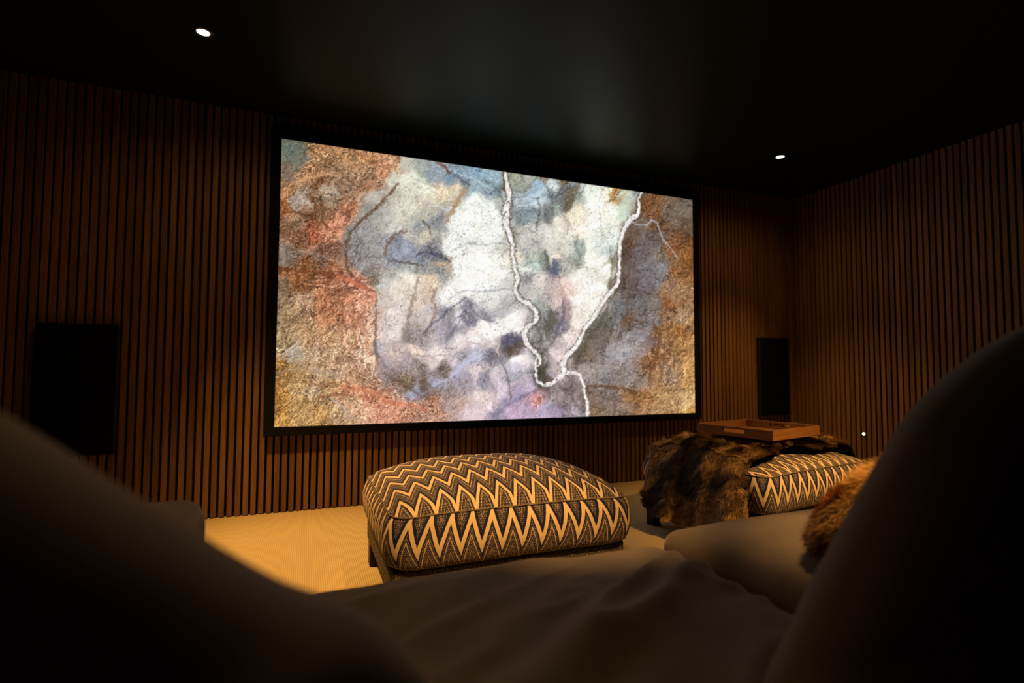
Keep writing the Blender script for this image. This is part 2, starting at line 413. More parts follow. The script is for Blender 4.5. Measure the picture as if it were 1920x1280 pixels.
#PIC0
PTS = [
(545,280,100,110,95),(560,300,115,115,95),(535,330,130,105,85),(600,275,175,120,75),(640,285,165,115,75),(690,290,195,130,85),(740,295,195,125,85),(720,320,195,125,88),(750,310,200,140,105),
(540,360,165,105,65),(580,325,190,125,85),(600,340,120,75,45),(530,380,140,75,35),(620,360,165,135,110),(560,375,165,145,130),(650,350,140,105,80),(680,330,150,110,80),(700,350,150,100,75),(660,390,160,95,65),(600,390,130,85,55),
(560,420,140,100,75),(640,420,200,122,92),(625,432,190,115,85),(590,440,160,75,45),(540,440,125,80,55),(570,450,120,70,45),(620,470,125,80,60),(540,480,135,115,100),(600,490,130,95,75),(530,510,150,85,50),(580,505,125,70,40),(620,510,150,85,55),(660,520,195,120,92),(680,532,175,100,80),(560,530,140,80,40),(530,540,130,100,75),
(570,560,165,125,95),(540,590,150,115,80),(600,560,175,100,65),(620,590,175,105,70),(650,560,175,105,75),(680,560,215,135,110),(695,550,210,130,105),(670,600,190,120,90),(690,600,205,145,125),(540,640,165,130,90),(580,630,180,130,90),(620,640,195,135,95),(660,640,205,145,110),(690,640,225,165,135),(550,660,185,160,140),(600,660,185,145,115),(640,670,190,140,110),(680,680,185,135,110),(690,668,215,165,140),
(525,690,160,105,45),(560,690,165,120,70),(600,700,185,140,105),(640,700,190,145,120),(660,710,175,125,95),(690,715,150,105,80),(525,740,185,120,50),(525,780,195,130,55),(560,730,180,135,85),(590,730,185,145,110),(620,725,175,130,85),(650,730,195,120,85),(680,735,215,130,95),(700,740,200,120,90),(660,760,200,145,110),(570,770,180,130,75),(600,780,185,130,70),(640,785,185,140,100),(690,770,215,145,115),(720,760,205,125,100),(740,770,215,135,105),(770,765,190,120,95),(800,780,180,125,105),
(690,400,165,160,150),(710,370,185,180,165),(740,340,198,198,178),(770,330,205,205,185),(790,310,165,170,160),(760,305,190,190,175),(820,322,150,165,175),(850,330,120,145,165),(880,330,140,170,190),(900,325,130,165,190),(920,330,150,180,195),
(800,350,205,210,185),(830,360,215,195,165),(860,352,210,190,160),(867,342,130,155,170),(890,345,150,175,185),(910,350,140,165,175),(925,362,130,150,160),(938,380,175,180,170),(900,380,228,232,218),(890,400,233,238,225),(920,400,228,230,214),(930,430,218,222,212),(870,420,228,230,220),
(720,410,180,178,168),(690,440,162,158,155),(670,470,148,143,143),(662,440,140,135,130),(700,480,165,160,155),(740,425,195,190,178),(760,400,200,195,175),(780,380,205,200,180),(800,400,195,190,170),(790,425,165,170,170),(815,420,145,150,155),(775,440,185,180,160),(800,445,205,195,165),
(745,455,135,135,150),(760,470,150,155,175),(780,480,140,145,165),(800,470,125,120,135),(820,478,120,120,135),(740,480,150,155,170),(830,490,125,135,140),(800,495,130,140,145),(820,507,150,160,160),(770,502,165,170,160),
(690,510,150,140,130),(700,530,135,115,95),(730,520,180,175,165),(715,535,195,195,190),(680,500,165,160,155),(740,540,208,193,178),(770,525,218,208,192),(800,530,215,195,170),(825,500,205,175,145),(835,492,190,165,140),(790,560,210,190,175),(740,580,208,193,188),(722,560,198,183,173),(745,600,210,195,186),(730,620,205,190,185),(712,650,180,170,175),(800,590,190,180,180),(790,630,165,155,155),(775,635,150,140,135),
(850,470,228,230,220),(860,500,233,235,223),(900,500,235,235,222),(930,500,230,228,216),(880,540,233,231,224),(850,560,228,225,217),(920,560,205,205,200),(900,540,225,224,218),(860,590,200,195,195),(840,590,160,155,160),(870,580,140,135,150),(880,600,145,140,155),(910,590,170,165,175),(940,585,180,175,178),(955,570,180,178,178),
(830,620,165,155,165),(860,640,208,193,192),(850,620,150,145,155),(890,630,228,213,207),(905,612,238,228,222),(940,612,250,245,236),(955,602,246,240,232),(930,620,240,230,225),(970,622,220,215,215),(920,642,205,190,190),(950,640,105,100,120),(963,637,118,112,128),(965,652,95,80,70),(985,655,190,180,185),
(740,660,200,175,165),(780,650,215,185,170),(820,660,222,202,197),(760,680,185,165,165),(800,680,205,185,180),(850,680,195,180,185),(720,680,180,165,170),(730,700,150,130,125),(780,700,150,130,120),(830,695,140,120,110),(760,715,145,115,95),(870,670,165,155,165),(890,665,175,175,195),(920,665,130,125,140),(860,702,165,160,180),(820,720,165,155,170),(795,722,120,100,85),(780,735,165,165,190),(840,730,165,150,150),(870,712,170,155,165),(892,700,205,185,185),(910,712,155,145,160),(930,700,195,180,185),(900,740,212,192,187),(920,750,216,191,191),(860,760,200,165,155),(840,750,180,150,145),(820,762,170,110,85),(880,780,205,180,185),(930,780,160,145,170),(950,760,165,155,180),(960,772,195,165,190),(990,765,185,160,190),(945,728,205,185,200),(965,705,170,165,180),(972,688,195,185,198),(975,670,222,207,207),(1000,742,205,150,160),(1010,747,215,140,135),(995,722,195,175,195),(1040,772,165,150,175),(1020,768,185,165,195),(1062,762,140,120,125),(1050,742,160,140,140),(1078,765,175,160,172),(1068,722,130,110,105),(975,740,180,160,190),
(970,330,165,165,145),(990,337,170,175,160),(1010,350,150,185,205),(1000,360,150,180,200),(1040,340,190,200,200),(1020,333,140,125,100),(1060,350,115,115,115),(1040,365,120,125,130),(1065,336,115,95,65),(1075,365,110,95,65),(1060,380,115,105,95),(985,355,150,155,145),(985,380,165,180,185),(1000,392,140,160,165),(980,410,145,160,160),(1010,380,185,200,205),(1030,400,130,130,125),(1045,390,160,170,155),(1000,430,192,190,180),(975,430,190,185,175),(1020,430,208,202,192),(1050,410,208,202,182),(1070,430,218,208,192),(1080,400,228,208,180),(1090,430,236,218,195),(1085,370,175,185,175),(1080,350,140,150,155),(1100,360,208,218,208),(1110,340,215,205,180),(1125,350,205,210,195),(1115,380,238,243,228),(1110,420,240,242,228),(1140,370,226,222,192),(1140,400,226,226,202),(1160,357,190,125,75),(1150,372,200,140,90),(1175,365,190,200,180),(1170,390,185,200,180),(1165,402,190,205,185),(1188,362,150,155,160),(1150,430,226,226,206),(1150,450,206,216,206),(1130,450,206,211,200),
(960,440,160,160,145),(1000,460,185,180,175),(1030,460,200,195,185),(1060,460,195,195,180),(1088,465,160,170,165),(1104,470,228,228,212),(1138,470,185,195,195),(1120,490,238,237,218),(1145,510,230,228,215),(972,480,215,205,185),(1000,480,180,185,170),(1020,480,140,155,140),(1040,500,100,100,120),(1040,484,215,205,185),(1000,502,175,190,180),(985,510,205,210,200),(1060,500,175,175,160),(1080,490,165,170,155),(1090,520,222,222,207),(1120,540,241,238,224),(1040,530,195,175,170),(1060,540,215,185,175),(1010,530,202,192,187),(988,522,150,145,150),(1000,552,190,185,175),(1080,560,241,233,221),(1110,570,226,216,202),(1020,572,165,170,165),(1035,590,115,115,105),(1028,610,110,105,95),(1055,580,165,145,150),(1050,608,140,130,140),(1080,600,226,206,196),(1098,590,215,205,190),(1065,635,216,196,190),(1040,660,205,190,190),(1020,642,165,155,150),(1005,640,135,125,115),(1030,682,185,165,165),(1018,657,125,115,110),(1050,672,220,195,190),(1015,700,80,75,60),(1020,712,85,75,60),(1040,702,200,180,180),(1042,560,205,175,168),
(1120,640,115,105,90),(1100,660,120,100,80),(1140,600,115,110,100),(1160,580,120,120,120),(1130,620,110,100,85),(1160,620,135,125,120),(1085,670,105,90,80),(1150,650,165,155,160),(1120,690,165,150,145),(1100,688,175,155,150),(1170,660,175,165,170),(1180,640,160,150,150),(1140,680,160,145,145),(1112,712,150,135,130),(1130,712,150,140,140),(1160,700,140,125,115),(1180,700,160,145,140),(1130,742,140,120,110),(1113,742,125,100,85),(1150,747,150,130,125),(1120,772,130,100,75),(1170,760,145,110,90),(1200,720,155,130,115),(1190,742,145,90,45),(1210,750,160,100,55),(1230,700,155,110,75),(1220,680,130,80,50),(1250,700,165,130,105),(1270,730,175,130,85),(1290,720,205,145,80),(1280,750,200,150,100),(1292,765,215,145,70),(1250,760,175,125,80),(1220,770,170,120,80),(1230,730,165,115,70),
(1210,378,110,65,30),(1230,380,110,65,30),(1250,390,125,100,80),(1280,390,120,105,90),(1260,410,125,105,90),(1290,430,110,85,65),(1240,420,110,75,50),(1215,400,115,70,40),(1204,412,120,100,85),(1190,440,110,85,70),(1210,450,125,110,105),(1235,450,110,90,80),(1180,460,100,70,50),(1200,470,110,100,105),(1220,480,130,120,115),(1240,480,130,110,90),(1190,490,95,75,65),(1215,500,120,115,125),(1240,502,135,130,130),(1260,470,120,65,30),(1280,450,105,60,30),(1290,480,130,75,30),(1270,510,135,80,40),(1290,520,145,90,45),(1190,520,110,90,85),(1210,530,125,115,120),(1230,530,120,115,120),(1250,542,140,90,55),(1280,550,160,115,75),(1200,560,120,110,110),(1230,570,135,120,110),(1180,550,110,95,90),(1255,570,125,70,35),(1275,590,165,125,95),(1290,600,160,110,70),(1270,620,150,90,40),(1200,590,125,110,105),(1180,600,115,85,65),(1220,600,140,130,130),(1240,620,145,95,55),(1200,630,155,150,160),(1220,640,145,120,110),(1240,660,135,85,50),(1280,650,165,110,60),(1295,640,180,120,65),(1260,650,150,100,60),(1200,660,165,140,135),(1260,680,160,115,75),(1290,690,190,130,70),
(1151,500,135,125,100),(1153,530,130,118,95),(1172,520,100,80,70),(1172,480,95,75,60)]
RIVER1 = [(947,318,7),(952,345,7),(955,370,9),(949,400,14),(949,420,13),(956,440,8),(962,460,7),(961,480,7),(967,505,7),(971,520,7),(966,545,7),(972,558,7),(990,568,8),(1003,580,8),(1008,595,8),(1000,606,7),(988,612,8),(983,625,8),(986,640,9),(998,655,8),(1010,665,6),(1014,675,4),(1011,683,3),(1005,686,3)]
RIVER1B = [(1008,664,4),(1005,675,3),(1004,700,4),(1008,715,6),(1020,721,7),(1035,718,8),(1048,706,8),(1060,697,9),(1075,697,8),(1088,703,8),(1093,718,6),(1097,740,6),(1102,760,7),(1100,780,8)]
RIVER2 = [(1206,359,5),(1197,372,5),(1198,390,6),(1195,402,8),(1182,412,8),(1172,425,7),(1165,445,7),(1162,465,8),(1162,490,6),(1160,515,6),(1157,535,7),(1140,552,8),(1128,570,8),(1115,590,8),(1100,612,8),(1088,635,6),(1078,652,9),(1062,668,10),(1055,682,11),(1058,694,11)]
TRIB = [(1182,415,2.5),(1200,422,2.5),(1214,421,2.5),(1222,411,3),(1232,418,2.5),(1238,435,2.5),(1243,448,3),(1255,462,2),(1265,475,2),(1270,483,2)]
STRATA = [
 ([(795,380,1),(830,372,1),(855,350,1)],20,(170,140,115)),
 ([(800,395,1),(785,410,1),(782,425,1),(795,440,1),(800,452,1)],18,(120,115,115)),
 ([(735,485,1),(735,462,1),(755,450,1),(785,462,1)],22,(215,218,235)),
 ([(805,505,1),(795,540,1),(788,580,1),(775,625,1)],22,(185,150,130)),
 ([(1085,345,1),(1075,380,1),(1065,420,1)],14,(110,120,120)),
 ([(985,400,1),(1010,392,1),(1035,385,1)],26,(120,140,150)),
 ([(940,770,1),(985,735,1),(1030,715,1)],24,(140,125,160)),
 ([(1195,440,1),(1200,480,1),(1205,520,1)],26,(95,75,70)),
 ([(1190,500,1),(1230,510,1),(1250,530,1)],22,(165,160,165)),
]
LINES = [

 ([(560,262,2),(590,285,3),(625,310,3),(665,345,3)],(110,70,40),.5,1.5),
 ([(600,268,3),(640,292,4),(680,322,3)],(225,150,100),.5,1.6),
 ([(650,275,3),(690,300,3),(730,318,3)],(110,70,42),.5,1.5),
 ([(532,400,4),(560,398,4),(590,410,5),(620,428,4)],(112,62,36),.55,2),
 ([(527,455,3),(565,470,4),(605,480,4),(640,492,3)],(205,180,160),.4,2.2),
 ([(522,500,4),(560,508,5),(600,512,5),(650,522,5),(690,540,3)],(115,60,30),.6,2.2),
 ([(520,560,3),(560,556,3),(610,566,3)],(205,165,130),.45,1.8),
 ([(600,560,3),(606,600,3),(600,640,3),(606,672,3)],(225,150,110),.5,1.6),
 ([(640,560,3),(645,600,3),(640,640,3)],(140,78,44),.5,1.6),
 ([(664,570,3),(660,610,4),(668,650,3)],(142,80,46),.5,1.6),
 ([(520,668,3),(560,680,5),(600,694,4),(640,705,3)],(205,180,165),.5,2),
 ([(520,720,3),(560,712,4),(600,722,4),(630,716,3)],(150,95,50),.45,2),
 ([(600,745,4),(640,738,4),(690,745,3)],(140,84,52),.5,2),
 ([(720,700,5),(745,712,8),(770,728,8),(790,742,5)],(104,78,62),.55,3),
 ([(735,655,3),(770,664,3),(810,668,3),(845,662,3)],(160,138,138),.5,1.5),
 ([(700,640,3),(705,660,6),(725,690,5),(745,700,4)],(128,106,100),.5,2.5),
 ([(840,560,3),(858,548,3),(880,543,3),(920,545,3),(960,540,3)],(140,138,150),.5,1.6),
 ([(905,585,4),(920,600,3),(935,606,2)],(120,116,128),.6,1.6),
 ([(850,600,3),(866,590,4),(876,606,5),(892,600,4)],(112,106,122),.6,1.8),
 ([(836,640,2),(850,618,3),(862,600,3)],(105,98,112),.6,1.5),
 ([(880,640,2),(905,650,3),(915,640,2)],(140,128,134),.5,1.5),
 ([(860,505,2),(885,500,2),(905,508,2),(925,495,2)],(190,190,185),.5,1.4),
 ([(895,365,2),(915,385,2),(925,410,2),(915,432,2)],(188,190,180),.5,1.3),
 ([(742,335,3),(770,352,3),(800,372,3),(830,392,3)],(232,234,226),.5,1.6),
 ([(772,330,2),(800,345,2),(825,350,2)],(150,150,140),.45,1.4),
 ([(806,384,2),(826,388,2),(846,398,2),(862,412,2)],(240,240,238),.6,1.4),
 ([(852,320,3),(875,330,3),(900,342,3),(930,356,3)],(205,222,232),.6,1.4),
 ([(845,322,3),(868,338,3),(884,350,3)],(88,80,92),.6,1.5),
 ([(905,338,2),(925,345,2),(938,360,3),(944,380,3)],(90,100,108),.55,1.5),
 ([(965,372,2),(990,368,2),(1010,372,2)],(90,110,120),.5,1.2),
 ([(968,398,2),(988,394,2),(1004,398,2)],(110,128,135),.5,1.2),
 ([(970,440,2),(990,428,2),(1006,436,2)],(140,140,138),.5,1.3),
 ([(975,470,2),(995,460,2),(1012,452,2)],(130,134,134),.5,1.3),
 ([(978,500,2),(1000,490,2),(1020,488,2)],(96,112,112),.55,1.4),
 ([(980,515,3),(1000,508,3),(1022,508,3)],(228,228,222),.6,1.4),
 ([(1055,400,3),(1068,418,3),(1062,440,3)],(168,158,140),.55,1.6),
 ([(1085,440,3),(1078,460,4),(1088,480,4),(1082,500,3)],(120,124,116),.55,2),
 ([(1125,395,2),(1128,430,2),(1140,455,2),(1150,470,3)],(150,152,142),.5,1.6),
 ([(1118,500,2),(1120,530,2),(1112,560,2)],(205,200,188),.5,1.6),
 ([(1145,470,3),(1148,500,4),(1144,530,4)],(118,110,92),.6,1.8),
 ([(1075,375,3),(1092,362,3),(1098,345,3)],(96,104,108),.55,1.6),
 ([(1010,640,2),(1022,652,3),(1030,668,3),(1028,690,3)],(110,100,98),.55,1.8),
 ([(1000,600,3),(1012,622,4),(1018,640,3)],(98,88,76),.6,2),
 ([(1070,560,2),(1072,590,2),(1068,620,2)],(238,222,212),.6,1.6),
 ([(1110,620,4),(1098,645,5),(1085,668,5)],(86,72,58),.6,2.5),
 ([(1140,575,4),(1128,600,5),(1112,626,4)],(92,84,74),.55,2.5),
 ([(1180,540,3),(1200,545,3),(1225,552,3)],(84,68,60),.5,1.8),
 ([(1165,590,3),(1190,600,3),(1220,605,3)],(92,74,62),.5,1.8),
 ([(1160,655,4),(1185,650,4),(1210,655,4)],(198,188,182),.5,2),
 ([(1100,690,4),(1130,684,4),(1160,690,4)],(198,182,176),.5,2),
 ([(1130,745,3),(1160,750,3),(1190,755,3)],(96,68,46),.5,2),
 ([(1120,760,3),(1150,765,3),(1185,772,3)],(165,145,138),.5,2),
 ([(1150,735,3),(1152,755,3),(1150,775,3)],(96,66,44),.5,1.6),
 ([(1245,610,3),(1250,640,3),(1240,680,3),(1235,720,3)],(190,150,112),.4,2),
 ([(1225,600,3),(1230,630,4),(1222,660,4)],(100,62,36),.55,2),
 ([(1262,600,3),(1268,640,3),(1262,690,3)],(198,152,104),.4,2),
 ([(1290,560,3),(1294,600,3),(1296,640,3)],(205,160,112),.4,2),
 ([(1225,385,3),(1255,378,4),(1290,392,3)],(150,126,104),.45,2),
 ([(1240,428,3),(1262,432,3),(1292,440,3)],(86,56,36),.5,1.8),
 ([(1245,400,3),(1270,408,3),(1295,412,3)],(84,62,46),.5,1.8),
 ([(1185,470,3),(1205,462,3),(1230,470,3)],(160,150,150),.4,1.6),
 ([(1195,500,3),(1222,498,3),(1240,520,3)],(168,164,168),.4,1.6),
 ([(955,725,3),(980,708,4),(1000,700,3)],(226,200,214),.5,2),
 ([(930,780,3),(955,755,4),(985,740,4),(1010,728,3)],(120,106,140),.6,2),
 ([(960,782,3),(975,762,4),(990,745,3)],(228,188,205),.5,1.8),
 ([(1012,782,2),(1025,760,3),(1035,742,3)],(232,226,236),.55,1.6),
 ([(1000,735,4),(1008,745,6),(1014,756,4)],(196,112,108),.6,2),
 ([(1050,725,4),(1070,735,5),(1080,760,5)],(110,92,84),.5,2.5),
 ([(905,690,3),(918,712,3),(930,735,3),(925,765,3)],(158,138,138),.5,1.8),
 ([(870,720,3),(884,735,3),(880,760,3)],(170,142,134),.5,1.8),
 ([(747,343,5),(728,368,6),(702,394,6),(674,418,6),(655,440,4),(648,475,4),(652,505,5),(672,530,5),(700,545,4)],(98,70,50),.75,2),
 ([(706,555,4),(706,600,4),(704,640,5),(708,680,5)],(110,88,78),.6,2),
 ([(818,540,5),(812,560,5),(817,580,5),(808,605,5),(800,625,4)],(150,125,110),.7,1.8),
 ([(786,520,5),(775,560,5),(766,600,6),(757,635,5)],(150,136,120),.75,1.8),
 ([(872,356,8),(858,380,9),(842,405,8),(838,415,6)],(172,142,112),.8,2),
 ([(762,432,4),(740,440,5),(728,455,5),(722,478,5)],(122,98,78),.8,1.6),
 ([(733,488,3),(765,492,4),(792,497,3)],(92,78,74),.75,1.5),
 ([(793,415,4),(804,424,5),(808,440,4)],(92,82,80),.7,1.5),
 ([(782,478,4),(800,472,5),(826,478,6),(842,490,5)],(74,70,88),.75,1.8),
 ([(872,556,3),(850,575,4),(830,592,4),(812,605,4),(795,625,4)],(92,90,105),.7,1.8),
 ([(878,562,3),(888,580,3),(896,592,3),(915,600,3)],(120,110,115),.6,1.6),
 ([(1095,725,4),(1130,722,4),(1170,728,6),(1190,735,8)],(104,72,46),.8,2),
 ([(932,662,3),(945,690,3),(955,720,4),(957,748,4)],(112,96,86),.7,1.5),
 ([(1018,690,6),(1020,716,7)],(80,72,58),.8,2),
 ([(945,322,3),(944,345,4),(948,362,3)],(96,70,40),.8,1.2),
 ([(860,446,3),(880,448,3),(910,450,4),(940,452,4),(956,456,4)],(235,238,238),.7,1.6),
 ([(830,470,3),(845,460,4),(860,449,3)],(225,230,235),.7,1.4),
 ([(846,470,2),(870,456,2),(905,458,2),(945,456,2)],(120,125,140),.55,1.1),
 ([(940,478,2),(952,470,2)],(120,125,130),.5,1.2),
 ([(812,722,4),(835,712,5),(850,700,6),(870,680,9),(890,668,9),(908,660,6)],(205,205,228),.7,2.2),
 ([(962,640,4),(950,630,8),(948,642,10),(962,640,8),(975,632,6)],(92,88,112),.75,3),
 ([(945,655,5),(970,648,8),(985,645,6)],(92,74,62),.6,2.5),
 ([(935,640,3),(932,655,4),(936,668,3)],(238,205,198),.7,1.4),
 ([(1085,345,6),(1075,370,8),(1064,395,6)],(104,92,66),.75,2.5),
 ([(968,375,3),(985,372,3),(1008,365,4),(1024,352,4),(1034,335,5)],(212,224,230),.75,1.4),
 ([(965,390,2),(990,383,3),(1010,380,3)],(215,225,230),.7,1.2),
 ([(1010,372,3),(1012,400,4),(1006,430,3)],(90,82,78),.65,1.5),
 ([(1022,470,3),(1027,490,4),(1028,505,4)],(88,84,78),.65,1.5),
 ([(1040,490,12),(1040,512,16)],(96,98,122),.7,3),
 ([(1100,355,5),(1115,375,9),(1118,400,9),(1108,430,9),(1106,470,8),(1108,500,8)],(243,245,232),.75,3),
 ([(1140,400,3),(1155,430,4),(1160,450,3)],(238,240,228),.7,1.5),
 ([(1178,352,3),(1168,368,4),(1156,382,5)],(205,150,95),.6,1.8),
 ([(1046,520,4),(1056,545,5),(1064,570,5),(1062,600,4)],(196,158,150),.65,1.8),
 ([(1056,560,5),(1058,590,6),(1044,622,7),(1038,634,4)],(112,98,112),.6,2.2),
 ([(1031,575,8),(1038,600,14),(1026,615,9)],(98,96,86),.7,3),
 ([(620,745,3),(640,762,4),(655,778,4),(680,788,3)],(198,180,172),.75,1.6),
 ([(517,702,4),(555,688,4),(600,700,4),(625,706,3)],(198,172,148),.55,2),
 ([(550,345,5),(575,335,7),(610,325,6),(640,330,3)],(220,165,125),.7,2.5),
 ([(632,518,5),(660,527,6),(690,540,3)],(222,128,98),.8,2.2),
 ([(705,335,3),(680,352,4),(665,365,4)],(196,132,96),.6,1.5),
 ([(560,362,5),(570,375,10),(585,385,9)],(215,200,190),.6,3),
 ([(605,350,5),(625,358,8),(640,366,5)],(205,190,178),.6,2.5),
 ([(640,345,3),(652,372,4),(640,392,3)],(185,120,85),.5,1.6),
 ([(679,560,5),(682,590,4),(676,610,4),(688,635,5),(692,665,4)],(232,165,135),.65,2),
 ([(698,548,4),(702,575,3)],(235,150,120),.65,1.6),
 ([(640,725,4),(670,728,6),(700,735,5),(720,752,6),(760,758,6),(800,768,4)],(222,132,100),.6,3),
 ([(822,304,8),(835,312,6),(842,322,4)],(112,66,52),.8,1.8),
 ([(1240,590,3),(1236,640,4),(1222,690,4),(1215,725,4)],(120,74,42),.5,2.5),
 ([(1180,500,3),(1178,560,4),(1172,600,4),(1158,640,4)],(104,80,64),.5,2.5),
 ([(1235,540,4),(1262,560,6),(1278,590,4)],(190,160,135),.4,2.5),
 ([(1275,735,5),(1284,748,6),(1292,762,4)],(232,185,140),.6,2.5),
]
#PIC1
screen_picture()

# ------------------------------------------------------------------ wall speakers
def speaker(x0, x1, z0, z1, label):
    t = thing('wall_speaker', label, 'speaker', ((x0+x1)/2, YW, z0), group='slim black wall speakers')
    w_, h_ = (x1-x0)/2, z1-z0
    a = MB(); a.box(-w_, w_, -.038, 0, 0, h_, bev=.004); a.build('cabinet', M_plastic, t)
    a = MB(); a.box(-w_+.008, w_-.008, -.050, -.0385, .008, h_-.008, bev=.003); a.build('grille', M_grille, t)
speaker(-1.285, -.93, .386, 1.075, 'black rectangular wall speaker left of the cinema screen')
speaker(3.56, 3.89, .456, 1.12, 'black rectangular wall speaker right of the screen, near the room corner')

# ------------------------------------------------------------------ ceiling downlights and step light
names = ['lit ceiling downlight above the wall left of the screen', 'lit ceiling downlight near the far right corner of the room',
         'unseen ceiling downlight added to light the front of the left footstool', 'unseen ceiling downlight added to light the right footstool and its throw', 'unseen ceiling downlight added to brighten the fur cushion on the sofa',
         'unseen ceiling downlight added to light the left sofa arm and back cushion']
for (x, y, watts, beam, (ox, oy), spill), lb in zip(LAMPS, names):
    t = thing('ceiling_downlight', lb, 'downlight', (x, y, ZC), group='recessed ceiling downlights')
    a = MB(); a.disc((0, 0, -.006), (0, 0, 1), .042, .006, 40, hole=.027); a.build('trim_ring', M_trim, t, True)
    a = MB(); a.disc((0, 0, -.003), (0, 0, 1), .0265, .003, 40); a.build('lens', M_lens, t)
    for e_, b_, d in ((watts, beam, Vector((ox, oy, -2.3))), (spill, 165, Vector((0, 0, -1)))):
        if not e_: continue
        L = bpy.data.lights.new('lamp', 'SPOT'); L.energy = e_; L.color = WARM; L.spot_size = math.radians(b_); L.spot_blend = 1.0; L.shadow_soft_size = .03
        lo = bpy.data.objects.new('lamp', L); C.objects.link(lo); lo.parent = t; lo.location = (0, 0, -.045)
        lo.rotation_euler = d.to_track_quat('-Z', 'Y').to_euler()
t = thing('step_light', 'tiny round glowing light low on the right slatted wall', 'wall light', (XR, 2.817, .354))
a = MB(); a.disc((-.004, 0, 0), (1, 0, 0), .018, .004, 32, hole=.0092); a.build('rim', M_trim, t, True)
a = MB(); a.disc((-.003, 0, 0), (1, 0, 0), .009, .003, 32); a.build('lens', emis('step_light_lens', (1, .86, .50), 22), t)

# ------------------------------------------------------------------ soft shapes
def rrect(w_, d_, r, n=200):
    """rounded rectangle, centred, even arc length; returns points, arc position, per-point corner weight"""
    L = [w_-2*r, math.pi*r/2, d_-2*r, math.pi*r/2]*2; T = sum(L); out = []; S = []
    for i in range(n):
        s = T*i/n; q = s; k = 0
        while q > L[k]: q -= L[k]; k += 1
        hw, hd = w_/2, d_/2
        if k == 0: p = (-hw+r+q, -hd)
        elif k == 1: a_ = q/r; p = (hw-r+r*math.sin(a_), -hd+r-r*math.cos(a_))
        elif k == 2: p = (hw, -hd+r+q)
        elif k == 3: a_ = q/r; p = (hw-r+r*math.cos(a_), hd-r+r*math.sin(a_))
        elif k == 4: p = (hw-r-q, hd)
        elif k == 5: a_ = q/r; p = (-hw+r-r*math.sin(a_), hd-r+r*math.cos(a_))
        elif k == 6: p = (-hw, hd-r-q)
        else: a_ = q/r; p = (-hw+r-r*math.cos(a_), -hd+r-r*math.sin(a_))
        out.append(p); S.append(s)
    return np.array(out), np.array(S), T
def tube_ring(pts, r, k=6):
    pts = np.asarray(pts); n = len(pts); tan = np.roll(pts, -1, 0)-np.roll(pts, 1, 0); tan /= np.linalg.norm(tan, axis=1)[:, None]
    up = np.array([0, 0, 1.]); sd = np.cross(tan, up); sd /= np.linalg.norm(sd, axis=1)[:, None]+1e-9; nn = np.cross(sd, tan)
    V = []; 
    for i in range(n):
        for j in range(k):
            a_ = 2*math.pi*j/k; V.append(pts[i]+r*(math.cos(a_)*sd[i]+math.sin(a_)*nn[i]))
    F = [(i*k+j, i*k+(j+1) % k, ((i+1) % n)*k+(j+1) % k, ((i+1) % n)*k+j) for i in range(n) for j in range(k)]
    return V, F
OW, OD = .885, .75
ZB, ZT, ZD = .212, .372, .485
def dome_z(u, v, ZD=ZD):       # u,v in -1..1 over the footprint
    q = np.clip(1-np.abs(u)**2.6, 0, 1)*np.clip(1-np.abs(v)**2.6, 0, 1)
    return ZT+(ZD-ZT)*q**.62
